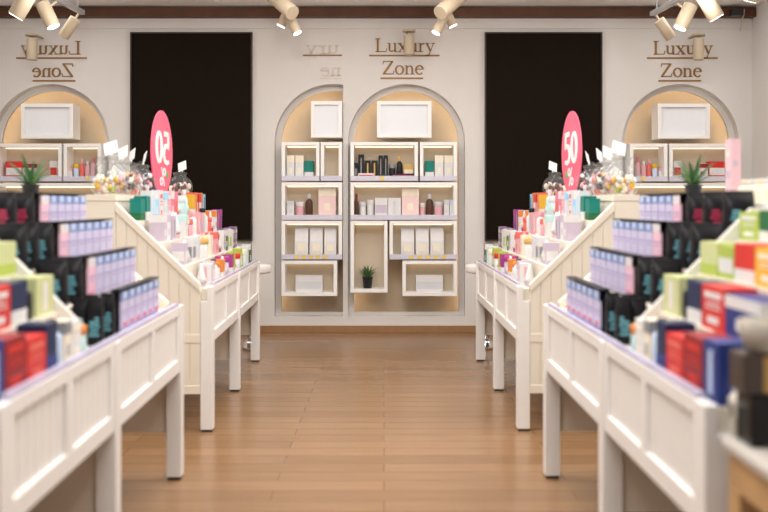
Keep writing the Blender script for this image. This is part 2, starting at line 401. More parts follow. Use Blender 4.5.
# ------------------------------------------------------------------ products
def carton(parent, dx, dy, hh, c1, c2, style=0):
    """front looks to -x; footprint dx by dy, base at 0"""
    e = .0012
    m = MB().box(0, dx, -dy/2, dy/2, 0, hh*.985, 0)
    if style == 0:      # coloured band on the front and near face
        m.box(-e, 0, -dy/2+.006, dy/2-.006, hh*.18, hh*.62, 1); m.box(.006, dx-.006, -dy/2-e, -dy/2, hh*.18, hh*.62, 1)
    elif style == 1:    # lower third
        m.box(-e, 0, -dy/2, dy/2, 0, hh*.34, 1); m.box(0, dx, -dy/2-e, -dy/2, 0, hh*.34, 1)
    elif style == 2:    # upper third and a small block
        m.box(-e, 0, -dy/2, dy/2, hh*.70, hh*.98, 1); m.box(0, dx, -dy/2-e, -dy/2, hh*.70, hh*.98, 1); m.box(-e, 0, -dy*.18, dy*.18, hh*.2, hh*.45, 1)
    elif style == 3:    # thin upright stripe
        m.box(-e, 0, -dy*.12, dy*.12, hh*.12, hh*.85, 1); m.box(dx*.38, dx*.62, -dy/2-e, -dy/2, hh*.12, hh*.85, 1)
    elif style == 4:    # printed lines
        for f0, f1, kw in ((.72,.86,.36),(.58,.62,.30),(.48,.51,.34),(.14,.30,.24)):
            m.box(-e, 0, -dy*kw, dy*kw, hh*f0, hh*f1, 1); m.box(dx*(.5-kw), dx*(.5+kw), -dy/2-e, -dy/2, hh*f0, hh*f1, 1)
    m.build('carton_body', [cm(c1), cm(c2)], parent)
    MB().box(.001, dx-.001, -dy/2+.001, dy/2-.001, hh*.985, hh).build('tuck_flap', cm(c1), parent)
def bottle(parent, r, hh, c1, c2):
    MB().lathe([(r*.95,0),(r,.004),(r,hh*.62),(r*.86,hh*.70),(r*.45,hh*.76),(r*.45,hh*.78)], 16, (r,0,0)).build('bottle_body', cm(c1), parent)
    MB().lathe([(r*.52,hh*.78),(r*.55,hh*.79),(r*.55,hh*.985),(r*.5,hh)], 16, (r,0,0)).build('cap', cm(c2), parent)
def jar(parent, r, hh, c1, c2):
    MB().lathe([(r*.9,0),(r*.97,.006),(r*.97,hh*.66),(r*.9,hh*.70)], 18, (r,0,0)).build('jar_body', cm(c1), parent)
    MB().lathe([(r,hh*.70),(r*1.02,hh*.71),(r*1.02,hh*.96),(r*.97,hh)], 18, (r,0,0)).build('lid', cm(c2), parent)
def tube_pack(parent, w, hh, c1, c2):
    """standing squeeze tube: round cap below, flat crimp above"""
    m = MB(); n = 16; rows = []
    for k in range(6):
        f = k/5; rx = w/2*(1-f)+.003*f; ry = w/2*(1+.05*f); z = hh*.2+hh*.8*f
        rows.append([(w/2+rx*math.cos(2*PI*i/n), ry*math.sin(2*PI*i/n), z) for i in range(n)])
    vs = [p for r_ in rows for p in r_]; fs = [(j*n+i, j*n+(i+1)%n, (j+1)*n+(i+1)%n, (j+1)*n+i) for j in range(5) for i in range(n)]
    fs += [tuple(range(n-1,-1,-1)), tuple(5*n+i for i in range(n))]
    m.add(vs, fs, 0, True); m.build('tube_body', cm(c1), parent)
    MB().lathe([(w*.36,0),(w*.38,.003),(w*.38,hh*.2)], 16, (w/2,0,0)).build('cap', cm(c2), parent)
KINDCAT = {'carton': 'box', 'bottle': 'bottle', 'jar': 'jar', 'tube': 'tube'}
def product(kind, loc, dims, c1, c2, label, group=None, mir=None, style=0, rz=0):
    nm = {'carton': 'product_carton', 'bottle': 'cosmetic_bottle', 'jar': 'cream_jar', 'tube': 'squeeze_tube'}[kind]
    t = thing(nm, label, KINDCAT[kind], loc, rz, group, mir)
    if kind == 'carton': carton(t, dims[0], dims[1], dims[2], c1, c2, style)
    elif kind == 'bottle': bottle(t, min(dims[0],dims[1])/2, dims[2], c1, c2)
    elif kind == 'jar': jar(t, min(dims[0],dims[1])/2, dims[2], c1, c2)
    else: tube_pack(t, min(dims[0],dims[1]), dims[2], c1, c2)
    return t
def niche_item(kind, x0, x1, ytop, base, c1, c2, label, d=.08, style=0, ybot=None, y=None):
    """a product in a niche, front to -y: given by pixel columns at its own depth"""
    y = y or YF + .07
    a, b = PX(x0, y), PX(x1, y); w = b-a; hh = max(.012, PZ(ytop, y) - base)
    if kind != 'carton': d = w
    return product(kind, ((a+b)/2, y, base+.0008), (d, w-.002, hh), c1, c2, label, style=style, rz=PI/2 if False else -(-PI/2))
# rotation +90 deg turns local -x to -y
NI = niche_item
NI('carton', 354, 357.8, 163, B1, 'black', 'grey', 'short black carton at the left end of the black cosmetics shelf')
NI('carton', 358.3, 364, 154.5, B1, 'black', 'grey', 'tallest black carton on the black cosmetics shelf, second from left', style=3)
NI('carton', 364.6, 370.8, 160.5, B1, 'black', 'gold', 'black carton third from left on the black cosmetics shelf', style=3)
NI('carton', 371.4, 377.6, 160.5, B1, 'black', 'gold', 'black carton fourth from left on the black cosmetics shelf', style=3)
NI('carton', 378.4, 383, 155.5, B1, 'black', 'grey', 'tall black carton just right of shelf centre, left of its tall neighbour', style=3)
NI('carton', 383.5, 388, 155.5, B1, 'black', 'grey', 'tall black carton right of its tall black neighbour, above yellow tag', style=3)
NI('jar', 389, 395.5, 164, B1, 'black', 'grey', 'low black jar beside the gold-capped black bottle', )
NI('bottle', 396.5, 402.5, 156.5, B1, 'black', 'gold', 'black bottle with gold cap on the black cosmetics shelf')
NI('carton', 403.5, 413.5, 164.5, B1, 'gold', 'cream', 'gold carton at the right end of the black cosmetics shelf', style=0)
NI('carton', 358, 374, 173.3, B1, 'white', 'red', 'flat white and red carton lying in front of black cartons', y=YF+.02, d=.035)
NI('carton', 392, 414, 173.6, B1, 'navy', 'red', 'flat dark carton lying in front of the gold carton', y=YF+.02, d=.035)
NI('carton', 425, 434, 161, B2, 'teal', 'white', 'green and white carton on the small upper right shelf, middle niche', style=1)
NI('carton', 434.7, 443.6, 155.5, B2, 'white', 'cream', 'white carton beside the green carton in the middle niche', style=2)
NI('carton', 444.2, 453, 155.5, B2, 'white', 'cream', 'white carton at the right end of the green carton shelf', style=2)
NI('bottle', 354, 358.6, 194, B3, 'brown', 'dark red', 'dark brown bottle at the left end of the wide middle shelf')
NI('jar', 359.5, 366, 202, B3, 'white', 'silver', 'small white jar beside the dark brown bottle')
NI('jar', 366.8, 374, 200, B3, 'white', 'white', 'white jar left of the wide white carton, middle niche')
NI('carton', 374.8, 387.6, 198, B3, 'white', 'lilac', 'white carton left half of the pair beside the pink carton')
NI('carton', 388, 401, 198, B3, 'white', 'silver', 'white carton touching the tall pink carton, middle niche', style=3)
NI('carton', 401.8, 419, 187, B3, 'blush', 'cream', 'tall pink carton on the wide middle shelf', style=2)
NI('jar', 420, 425.3, 203, B3, 'pale pink', 'white', 'small pale pink jar right of the tall pink carton')
NI('bottle', 426, 433.4, 194, B3, 'brown', 'silver', 'brown bottle right of the tall pink carton')
NI('jar', 434, 443, 202, B3, 'pale pink', 'silver', 'pink jar between brown bottle and white cartons')
NI('carton', 444, 449.4, 200, B3, 'white', 'silver', 'small white carton next to the last one, wide middle shelf', style=2)
NI('carton', 449.8, 454.4, 200.5, B3, 'white', 'pale blue', 'last white carton at the right end, wide middle shelf', style=2)
def white_pouch(x0, x1, ytop, base, label):
    y = YF+.08; a, b = PX(x0,y), PX(x1,y); w = b-a; hh = PZ(ytop,y)-base
    t = thing('refill_pouch', label, 'pouch', ((a+b)/2, y, base+.0008))
    v = []
    for z, dpt, k in ((0,.04,.96),(hh*.12,.045,1),(hh*.5,.035,1),(hh*.88,.006,.99),(hh,.004,.99)):
        v += [(-w/2*k,-dpt,z),(w/2*k,-dpt,z),(w/2*k,dpt,z),(-w/2*k,dpt,z)]
    f = [(3,2,1,0),(16,17,18,19)] + [(4*j+i, 4*j+(i+1)%4, 4*j+4+(i+1)%4, 4*j+4+i) for j in range(4) for i in range(4)]
    MB().add(v, f).build('pouch_body', cm('white'), t, bevel=.003)
    MB().box(-w*.3, w*.3, -.047, -.0455, hh*.16, hh*.4).build('label_patch', cm('cream'), t)
    MB().box(-w*.49, w*.49, -.0075, -.0045, hh*.93, hh*.99).build('seal', cm('silver'), t)
white_pouch(401, 414, 227, B5, 'white pouch, first of three above the yellow price tags')
white_pouch(415.5, 428.7, 226.5, B5, 'white pouch in the middle of three above yellow price tags')
white_pouch(430.2, 443.5, 226, B5, 'white pouch, last of three above the yellow price tags')
NI('carton', 416, 443, 275.5, B6, 'white', 'silver', 'wide white carton alone in the lowest box of the middle niche')
# half niche
NI('carton', 286.5, 294.6, 155.5, H2, 'white', 'cream', 'first white carton at the top left of the half niche', style=2)
NI('carton', 295.2, 303.6, 155.5, H2, 'white', 'cream', 'white carton beside the green one, half niche', style=2)
NI('carton', 304.4, 313.6, 161, H2, 'teal', 'white', 'green and white carton at the top of the half niche', style=1)
NI('carton', 286.6, 294, 201, H3, 'white', 'silver', 'white carton at the left end of the second shelf, half niche', style=2)
NI('jar', 295.3, 304, 202, H3, 'pale pink', 'white', 'small pink jar in the half niche')
NI('bottle', 305.2, 312.6, 194, H3, 'brown', 'silver', 'brown bottle in the half niche beside the pink carton')
NI('carton', 318.4, 336, 187, H3, 'blush', 'cream', 'tall pink carton in the half niche', style=2)
white_pouch(295, 308.5, 226, H5, 'white pouch at the left of three in the half niche')
white_pouch(310, 323, 226.5, H5, 'white pouch in the middle of three in the half niche')
white_pouch(324.5, 336.5, 227, H5, 'white pouch at the right of three in the half niche')
NI('carton', 295.5, 322.5, 275.5, H6, 'white', 'silver', 'wide white carton alone in the lowest box of the half niche')
def wall_niche_goods(b1, b2, fx, side):
    def P(kind, a, b, *r, **k):
        p, q = sorted((fx(a), fx(b))); NI(kind, p, q, *r, **k)
    P('bottle', 636, 641, 157.5, b1, 'pale pink', 'pink', f'slim pale pink bottle at the outer end, {side} arched niche')
    P('bottle', 641.8, 646.8, 161, b1, 'pale pink', 'white', f'short pink bottle with white cap, {side} arched niche')
    P('bottle', 647.4, 652, 159, b1, 'coral', 'pale pink', f'coral bottle in the middle of the {side} arched niche shelf')
    P('jar', 652.6, 658.4, 164, b1, 'pale blue', 'yellow', f'pale blue jar with yellow lid in the {side} arched niche')
    P('jar', 659, 663.4, 168, b1, 'white', 'pale pink', f'tiny white jar beside the yellow-lidded one, {side} arched niche')
    P('carton', 673.5, 681.5, 161, b2, 'white', 'red', f'white and red carton beside the plant, {side} arched niche', style=0)
    P('carton', 697, 708, 163.5, b2, 'white', 'dark red', f'white carton with red block in the {side} arched niche', style=2)
    P('carton', 708.8, 725.5, 161.5, b2, 'red', 'white', f'red carton with white label in the {side} arched niche', style=0)
wall_niche_goods(R1, R2, lambda p: p, 'right')
wall_niche_goods(L1, L2, lambda p: 731 - p, 'left')

# ------------------------------------------------------------------ plants
def plant(loc, hh, pot_r, spread, label, n=17, mir=None):
    t = thing('potted_plant', label, 'plant', loc, group=None, mir=mir)
    ph = pot_r*2.1
    MB().lathe([(pot_r*.74,0),(pot_r*.95,ph*.93),(pot_r*1.02,ph*.93),(pot_r*1.02,ph),(pot_r*.9,ph),(pot_r*.88,ph*.9)], 20).build('pot', M_pot, t)
    MB().lathe([(0,ph*.86),(pot_r*.86,ph*.88)][::-1], 16).build('soil', M_soil, t)
    rnd = random.Random(int(loc[0]*100))
    m = MB()
    for i in range(n):
        a = i*2.39996; f = (i+.5)/n; lean = .22+1.05*f**.7; L = (hh-ph)*(1.05-.15*f)*rnd.uniform(.88,1.05); w = pot_r*.34
        d = Vector((math.cos(a), math.sin(a), 0)); side = Vector((-d.y, d.x, 0))
        k = 6; vs = []
        for j in range(k+1):
            u = j/k; ang = lean*(.55+.6*u)
            p = Vector((0,0,ph*.86)) + d*(pot_r*.25*f + min(spread, L*math.sin(ang))*u) + Vector((0,0,L*math.cos(ang*.8)*u))
            ww = w*(1-u**1.6)*(.65+.6*u) + .0006
            nrm = (d*-.35+Vector((0,0,.2)))*w
            vs += [p-side*ww, p+nrm*(1-u)*-.7, p+side*ww]
        fs = []
        for j in range(k):
            o = 3*j
            fs += [(o,o+1,o+4,o+3),(o+1,o+2,o+5,o+4),(o+2,o,o+3,o+5)]
        m.add(vs, fs, 1 if i % 4 == 0 else 0, True)
    m.build('leaves', [M_leaf, M_leaftip], t)
plant((PX(367.5, YF+.09), YF+.09, B4+.0008), .245, .050, .10, 'small spiky green plant in black pot inside the tall shelf box', 19)

# ------------------------------------------------------------------ stepped display tables
XF = .705                                     # aisle face
def gondola(y0, ym, y1, top, tiers, label):
    t = thing('display_table', label, 'display table', (XF+.4, ym, 0), group='white stepped display tables', mir='aisle'); org = t.location
    hb, ht = .47, (.757 if top < 1.22 else .765)                         # front board
    LW = .062
    XS = 1.215; XE = 1.56; yl = [y0+LW/2, ym, y1-LW/2]
    for y in yl:
        lg = MB().prism([(XF,.012),(XF+.065,.012),(XF+.065,.689),(XF+.0305,.689),(XF+.0305,ht),(XF,ht)], y-LW/2, y+LW/2).build('leg', M_white, t, org, bevel=.003)
        MB().box(XF+.006, XF+.059, y-LW/2+.006, y+LW/2-.006, 0, .012).build('foot_pad', M_rubber, lg, org)
    for y in (yl[0], yl[2]):
        lg = MB().box(XE, XE+.05, y-LW/2, y+LW/2, .012, .2).build('leg', M_white, t, org, bevel=.003)
        MB().box(XE+.005, XE+.045, y-LW/2+.006, y+LW/2-.006, 0, .012).build('foot_pad', M_rubber, lg, org)
    m = MB(); g = MB()
    for a, b in ((yl[0]+LW/2, yl[1]-LW/2), (yl[1]+LW/2, yl[2]-LW/2)):
        x0, x1 = XF+.006, XF+.030
        m.box(x0, x1, a, b, hb, hb+.055).box(x0, x1, a, b, ht-.04, ht)
        mid = (a+b)/2
        m.box(x0, x1, mid-.025, mid+.025, hb+.055, ht-.04)
        m.box(x0, x1, a, a+.03, hb+.055, ht-.04).box(x0, x1, b-.03, b, hb+.055, ht-.04)
        for p, q in ((a+.03, mid-.025), (mid+.025, b-.03)):
            n = 7; w = (q-p)/n
            for i in range(n): g.box(x0+.011, x1, p+i*w+.0025, p+(i+1)*w-.0025, hb+.055, ht-.04)
            g.box(x0+.016, x1, p, q, hb+.055, ht-.04)
    fb = m.build('front_board', M_white, t, org, bevel=.002)
    g.build('beadboard', M_white, fb, org)
    MB().box(XF+.008, XF+.027, yl[0]+LW/2+.01, yl[2]-LW/2-.01, ht+.0005, ht+.0135).build('label_strip', M_strip, t, org)
    # stepped shelves: one profile run along the table
    prof = [(XF+.031, .69)]
    for (xa, z) in tiers:
        prof += [(xa, prof[-1][1]), (xa, z)] if len(prof) > 1 else [(XF+.031, z)]
        prof.append((xa, z)) if prof[-1] != (xa, z) else None
    clean = [(XF+.031, .69), (XF+.031, tiers[0][1])]
    for i, (xa, z) in enumerate(tiers):
        xb = tiers[i+1][0] if i+1 < len(tiers) else XS
        if i: clean.append((xa, z))
        clean.append((xb, z))
    clean += [(XS, .69)]
    MB().prism(clean, y0+.035, y1-.035).build('stepped_shelf', M_cream, t, org)
    MB().box(XS, XE, y0+.0, y1-.0, .2, top).build('centre_spine', M_cream, t, org, bevel=.003)
    # end panels and the slope board between the two bays
    def panel(ya, yb, face):
        pm = MB()
        sl = [(XF+.066,.2),(XS,.2),(XS,top-.04),(XF+.066,ht)]
        pm.prism(sl, ya+.007, yb-.007)
        n = 8
        gm = MB(); fy = (ya, ya+.006) if face < 0 else (yb-.006, yb)
        rails = MB()
        cross = [MB().box(XF+.066, XS, fy[0], fy[1], z0, z1) for z0, z1 in ((.2,.245),(.47,.515))]
        capw = .055
        rails.prism([(XF+.066,ht-.03),(XF+.066,ht+.012),(XS,top-.028),(XS,top-.075)], ya-.004, yb+.004)
        for i in range(n):
            xa = XF+.068+(XS-XF-.07)*i/n; xb = XF+.068+(XS-XF-.07)*(i+1)/n-.003
            zt = lambda x: ht-.03+(x-XF-.066)*(top-.075-ht+.03)/(XS-XF-.066)
            gm.prism([(xa,.515),(xb,.515),(xb,zt(xb)),(xa,zt(xa))], fy[0]+.003, fy[1]+.001 if face<0 else fy[1]-.003)
            gm.box(xa, xb, fy[0]+.003, fy[1] if face<0 else fy[1]-.003, .245, .47)
        e = pm.build('end_panel', M_cream, t, org)
        rails.build('slope_rail', M_cream, e, org, bevel=.002)
        for q in cross: q.build('cross_rail', M_cream, e, org, bevel=.002)
        gm.build('beadboard', M_cream, e, org)
    panel(y0, y0+.034, -1); panel(y1-.034, y1, 1)
    dm = MB().prism([(XF+.066,ht-.02),(XF+.066,ht+.062),(1.14,top-.002),(XS,top-.002),(XS,top-.06)], ym-.137, ym-.122)
    if top < 1.22: dm.build('slope_divider', M_white, t, org, bevel=.002)
    MB().prism([(XF+.066,.2),(XS,.2),(XS,.688),(XF+.066,.688)], ym-.01, ym+.01).build('middle_panel', M_cream, t, org)
    # white ledge on top
    MB().box(XS-.006, XE+.006, y0-.003, y1+.003, top-.02, top+.012).build('top_ledge', M_white if top < 1.22 else M_cream, t, org, bevel=.002)
    return t
TF = ((.738,.752),(.852,.872),(.968,.998),(1.088,1.112))
TN_ = ((.738,.745),(.852,.868),(.968,.985),(1.088,1.09))
FT = 1.236; NT = 1.19
gondola(4.75, 5.80, 6.92, FT, TF, 'right white stepped display table nearer the niche wall, bearing the 50 sign')
gondola(1.98, 2.93, 3.99, NT, TN_, 'right white stepped display table with black pouches nearer the viewer')

ORD = ['first','second','third','fourth','fifth','sixth','seventh','eighth','ninth','tenth','eleventh','twelfth','thirteenth','fourteenth','fifteenth','sixteenth','seventeenth','eighteenth']
TIER = ['lowest','second','third','top']
def row(names, tier, y0, y1, x, z, where, group):
    n = len(names); p = (y1-y0)/n
    rnd = random.Random(tier*31+n); j0 = 0
    for i, (kind, c1, c2, hh) in enumerate(names):
        y = y0+p*(i+.5)
        st = rnd.randrange(5)
        dy = (p-.012)*rnd.uniform(.72,.98); dx = rnd.uniform(.05,.078)
        if kind in ('jar','bottle','tube'): dy = min(dy, .088)
        if kind == 'jar': dx = dy = .088
        hh *= rnd.uniform(.95, 1.05)
        two = c1 if c1 == c2 else f'{c1} and {c2}'
        product(kind, (x+.010+rnd.uniform(0,.012), y, z+.0008), (dx, dy, hh), c1, c2,
                f'{two} {kind}, {ORD[i]} from near end, {TIER[tier]} tier, {where}', group, 'aisle', st)
def K(txt):
    out = []
    for w in txt.split(';'):
        k, a, b, hh = [q.strip() for q in w.split('/')]; out.append(({'c':'carton','b':'bottle','j':'jar','t':'tube'}[k], a, b, float(hh)))
    return out
k4 = K('c/teal/dark green/.12; c/teal/white/.13; c/white/sky blue/.165; c/sky blue/white/.16; c/white/coral/.17; c/white/sky blue/.165; c/pale pink/white/.17; c/pink/white/.17; c/pink/coral/.165; t/white/pale pink/.16; j/pale teal/white/.14; b/pale teal/white/.18; t/white/yellow/.16; c/yellow/white/.15; c/coral/orange/.17; c/red/white/.16; c/orange/red/.17; c/sky blue/navy/.165')
k3 = K('c/lilac/white/.14; c/white/lilac/.145; c/lilac/grey/.14; t/white/green/.155; t/white/pale pink/.15; c/white/pale teal/.14; j/pink/white/.10; j/pale pink/coral/.11; b/white/pale pink/.16; c/pale pink/white/.145; c/pale pink/lilac/.15; c/white/pale teal/.15; b/white/black/.165; j/coral/coral/.11; t/white/red/.15; c/white/orange/.15; c/purple/orange/.16; c/purple/magenta/.165')
k2 = K('c/lilac/white/.12; t/white/lilac/.13; c/white/grey/.135; c/white/pale blue/.14; t/white/lilac/.15; j/white/gold/.12; j/white/gold/.115; c/cream/white/.135; t/pale pink/cream/.14; c/pale pink/coral/.145; j/pale pink/red/.12; t/white/magenta/.14; c/white/magenta/.14; c/dark green/white/.15; c/white/lime/.15; c/white/cream/.145; c/purple/lilac/.155; c/grey/white/.155')
k1 = K('t/white/lilac/.125; c/white/pale pink/.115; c/lilac/white/.12; b/white/brown/.13; j/white/orange/.11; c/orange/white/.115; t/white/pink/.13; j/lilac/magenta/.12; c/magenta/white/.12; c/lime/yellow/.13; t/lime/white/.13; j/white/red/.115; c/lime/white/.135; b/green/white/.145; j/white/cream/.125; c/white/green/.14; c/dark green/white/.15; c/brown/grey/.145')
for ti, names in enumerate((k1,k2,k3,k4)):
    row(names, ti, 4.83, 6.86, TF[ti][0], TF[ti][1], 'right far display', 'cosmetics on the right far display')

# --- black pouches with pale labels
def pouch(loc, w, d, hh, label, kind, mir='aisle', rz=0, ink='teal', redspots=False):
    """front to -x, width along y"""
    t = thing('product_pouch', label, 'pouch', loc, rz, 'black product pouches on the right near display', mir)
    v = []; n = 16
    for z, dd, k in ((0,.42,.93),(hh*.04,.48,.98),(hh*.14,.5,1),(hh*.55,.48,1),(hh*.80,.32,.99),(hh*.92,.10,.97),(hh*.94,.06,.97),(hh,.05,.97)):
        ex = .55 if dd > .2 else .25
        for i in range(n):
            a = 2*PI*(i+.5)/n; cx, sy = math.cos(a), math.sin(a)
            v.append((d/2 + d*dd*math.copysign(abs(cx)**ex, cx), w/2*k*math.copysign(abs(sy)**ex, sy), z))
    f = [tuple(range(n-1,-1,-1)), tuple(7*n+i for i in range(n))] + [(n*j+i, n*j+(i+1)%n, n*j+n+(i+1)%n, n*j+n+i) for j in range(7) for i in range(n)]
    m = MB().add(v, f, 0, True); m.s[0] = m.s[1] = False; m.build('pouch_body', M_pouch, t)
    if kind == 'label':
        m = MB(); e = .004
        def band(z0, z1, mi, wy=.46, oy=0, off=0):
            m.box(-e-off, .004, -w*wy+oy, w*wy+oy, hh*z0, hh*z1, mi)
        band(.04,.95,0); band(.74,.95,1,off=.0008); band(.80,.94,2,.18,off=.0016)
        band(.50,.53,3,.40,off=.0008); band(.42,.44,3,.32,off=.0008)
        if redspots: band(.16,.27,4,.28,off=.0008); band(.04,.13,5,off=.0008)
        else: band(.12,.17,6,.36,off=.0008)
        cols = [mat('pouch_label_lavender',(.60,.56,.76),.35), mat('pouch_label_blue',(.26,.34,.62),.35), cm('pale blue'), mat('pouch_label_ink',(.34,.26,.5),.4),
                mat('pouch_label_red',(.70,.16,.22),.4), mat('pouch_label_deepblue',(.12,.25,.60),.35), mat('pouch_label_mauve',(.52,.42,.62),.4)]
        if ink == 'pink':
            cols[0] = mat('pouch_label_pink',(.84,.52,.64),.35); cols[1] = mat('pouch_label_cream',(.86,.72,.66),.35); cols[6] = mat('pouch_label_rose',(.76,.26,.40),.4)
        m.build('label_panel', cols, t)
        MB().box(-.005, d*.52, -w*.485, w*.485, hh*.985, hh+.003).build('zip_top', mat('zip_black',(.008,.008,.009),.4), t)
    else:
        m = MB(); k = M_pinkink if ink == 'pink' else M_tealink
        [m.box(-.0025, d*.05, w*p, w*q, hh*u, hh*(u+.05)) for p, q, u in ((-.3,.36,.20),(-.22,.30,.29),(-.3,.02,.38),(.08,.40,.38),(-.26,.36,.46),(.1,.34,.54))]
        m.build('print_patch', k, t)
ROWS = [(3.13,3.70,6),(3.13,3.78,7),(3.19,3.86,7),(3.34,3.88,6)]
HT = [.155,.15,.15,.148]
for ti, (a, b, n) in enumerate(ROWS):
    p = (b-a)/n; x, z = TN_[ti]
    for i in range(n):
        pk = 'pink' if i == 0 and ti else 'blue'
        kind = 'pink' if pk == 'pink' else 'lavender'
        pouch((x+.016, a+p*(i+.5), z+.0008), p-.004, .062, HT[ti], f'{kind} labelled pouch, {ORD[i]} from near end of its row, {TIER[ti]} tier, right near display', 'label', ink=pk, redspots=(ti == 0))
DARK = [[(.0,3.05),(.0,2.92)],[(.0,3.05),(.0,2.89)],[(.0,3.095),(.0,2.96),(.0,2.855)],[(.0,3.25),(.0,3.08),(.0,2.90)]]
for ti, L in enumerate(DARK):
    x, z = TN_[ti]
    for i, (dx, y) in enumerate(L):
        ink = 'pink' if (ti == 3 and i < 2) else 'teal'
        nth = ORD[len(L)-1-i]
        if ti == 0:
            for s in (0, 1):
                pouch((x+.012+.026+s*.0505, y-.025, z+.0008), .048, .05, HT[ti]*(.97 if s else 1.0),
                  f'{["front","rear"][s]} black pouch with teal print, {nth} from the divider, lowest tier, right near display', 'dark', rz=PI/2, ink=ink)
        else:
            pouch((x+.060, y-.025, z+.0008), .098, .078, HT[ti]*1.03,
                  f'black pouch with {ink} print, {nth} from the divider, {TIER[ti]} tier, right near display', 'dark', rz=PI/2, ink=ink)

# --- near bay of mixed goods (listed from the divider towards the viewer)
NB = 'right near display'
def bay(ti, items, ystart):
    y = ystart; x, z = TN_[ti]
    for kind, c1, c2, ln, hh, dx, st, lab in items:
        dy = ln-.006
        if kind in ('jar','bottle','tube'): dx = dy = min(dx, dy)
        product(kind, (x+.012, y-ln/2, z+.0008), (dx, dy, hh), c1, c2, lab+' on the '+NB, 'mixed goods on the right near display', 'aisle', st)
        y -= ln
bay(0, [('jar','pale teal','orange',.085,.088,.08,0,'pale teal jar with orange lid beside the white divider'),
        ('carton','white','cream',.09,.115,.07,4,'white carton next to the orange-lidded jar'),
        ('carton','cream','grey',.06,.125,.07,2,'cream and grey carton behind a pale blue bottle'),
        ('bottle','pale blue','black',.06,.135,.055,0,'pale blue bottle with black cap beside the navy carton'),
        ('carton','navy','blue',.085,.135,.08,1,'navy carton before the red cartons, lowest tier'),
        ('carton','red','coral',.14,.115,.06,4,'bright red carton next to the navy carton, lowest tier'),
        ('carton','dark red','red',.14,.135,.085,4,'taller dark red carton beside the blue carton'),
        ('carton','blue','pale blue',.095,.14,.085,3,'blue carton with pale upright stripe at near end, lowest tier')], 2.775)
bay(1, [('carton','pale green','white',.15,.115,.075,3,'pale green carton beside the white divider, second tier'),
        ('bottle','black','navy',.07,.115,.055,0,'black bottle beside the pale green carton, second tier'),
        ('carton','navy','white',.115,.115,.08,1,'navy and white carton beside the red carton, second tier'),
        ('carton','red','white',.17,.115,.085,4,'wide red carton with white print, second tier'),
        ('carton','blue','white',.22,.105,.085,2,'wide blue carton with white top at near end, second tier')], 2.785)
bay(2, [('carton','pale green','lime',.15,.10,.085,1,'pale green and lime carton beside the white divider, third tier'),
        ('carton','lime','white',.12,.095,.08,0,'lime carton with broad white band, third tier'),
        ('carton','red','white',.14,.105,.085,1,'red and white carton on the third tier'),
        ('carton','yellow','cream',.16,.10,.085,4,'yellow carton at the near end, third tier')], 2.79)
bay(3, [('carton','lime','white',.15,.085,.09,4,'lime carton with white print beside the divider, top tier'),
        ('carton','dark green','white',.14,.09,.09,1,'dark green and white carton on the top tier')], 2.79)

# --- on the near table's top ledge
LT = NT + .0128
plant((1.285, 3.74, LT), .225, .037, .19, 'spiky green plant in black pot on top of the right near display', 20, mir='aisle')
t = thing('product_carton', 'tall slim pink carton standing on top of the right near display', 'box', (1.262, 3.30, LT), 0, None, 'aisle')
MB().box(0,.036,-.028,.028,0,.232,0).box(-.001,0,-.02,.02,.09,.12,1).box(.008,.022,-.029,-.028,.135,.155,1).box(-.001,0,-.012,.016,.17,.19,2).build('carton_body', [mat('carton_rose',(.80,.52,.56),.4), cm('lilac'), cm('cream')], t)
MB().box(.001,.035,-.027,.027,.232,.235).build('tuck_flap', mat('carton_rose',(.80,.52,.56),.4), t)
for i in range(6):
    product('bottle', (1.245, 3.16-.062*i, LT), (.05,.05,.082), 'cream', 'white' if i % 2 else 'cream', f'small cream bottle, {ORD[i]} after the tall pink carton, top ledge, right near display', 'cream bottles on the right near display', 'aisle')

# --- on the far table's top ledge: the sign and the glass jars
LF = FT + .0128
def disc_sign():
    y, x, r = 6.06, 1.262, .282
    t = thing('discount_sign', 'round pink 50 sign on top of the right display table', 'sign', (x, y, LF), .025, None, 'aisle', 'round pink sign with back-to-front 50 on the left display table')
    zc = r + .012
    MB().lathe([(r,0),(r,.008)], 48, M=Matrix.Translation((.004,0,zc)) @ Matrix.Rotation(-PI/2, 4, 'Y'), smooth=False).build('disc', M_pinksign, t)
    m = MB()
    five = [([(.50,1.0),(.12,1.0)],.17), ([(.13,1.06),(.11,.52)],.16), ([(.07,.54),(.24,.62),(.40,.58),(.50,.44),(.51,.28),(.42,.11),(.25,.05),(.05,.10)],[.14,.16,.19,.2,.2,.19,.16,.13])]
    zero = [(ell(.30,.53,.21,.46,0,360,28), [.13+.08*abs(math.cos(2*PI*i/28)) for i in range(29)])]
    k = .19
    def put(st, y0, z0, kk, kz):
        # glyph x runs towards the viewer's right, that is towards -y as seen from the aisle
        tmp = MB(); strokes_mesh(tmp, st, lambda gx, gz: (gx*kk, gz*kz), 0, .003)
        tmp.v = [(-.0045-a[1], y0-a[0], z0+a[2]) for a in tmp.v]
        m.v_off = len(m.v); m.add(tmp.v, tmp.f, 0)
    put(five, .185, zc-.075, .31, .205); put(zero, -.005, zc-.075, .31, .205)
    put([(ell(.2,.75,.14,.18,0,360,16),.09),(ell(.62,.25,.14,.18,0,360,16),.09),([(.62,.98),(.2,.02)],.09)], .085, zc-.225, .2, .13)
    m.build('numerals', M_signwhite, t)
    MB().box(-.02,.03,-.05,.05,0,.012).box(-.006,-.0042,.10,.15,.13,.17).build('stand', mat('stand_green',(.12,.5,.12),.4), t)
disc_sign()
CANDY = [cm('white'), cm('pale pink'), cm('yellow'), cm('lime'), cm('cream'), cm('brown'), cm('coral'), cm('navy')]
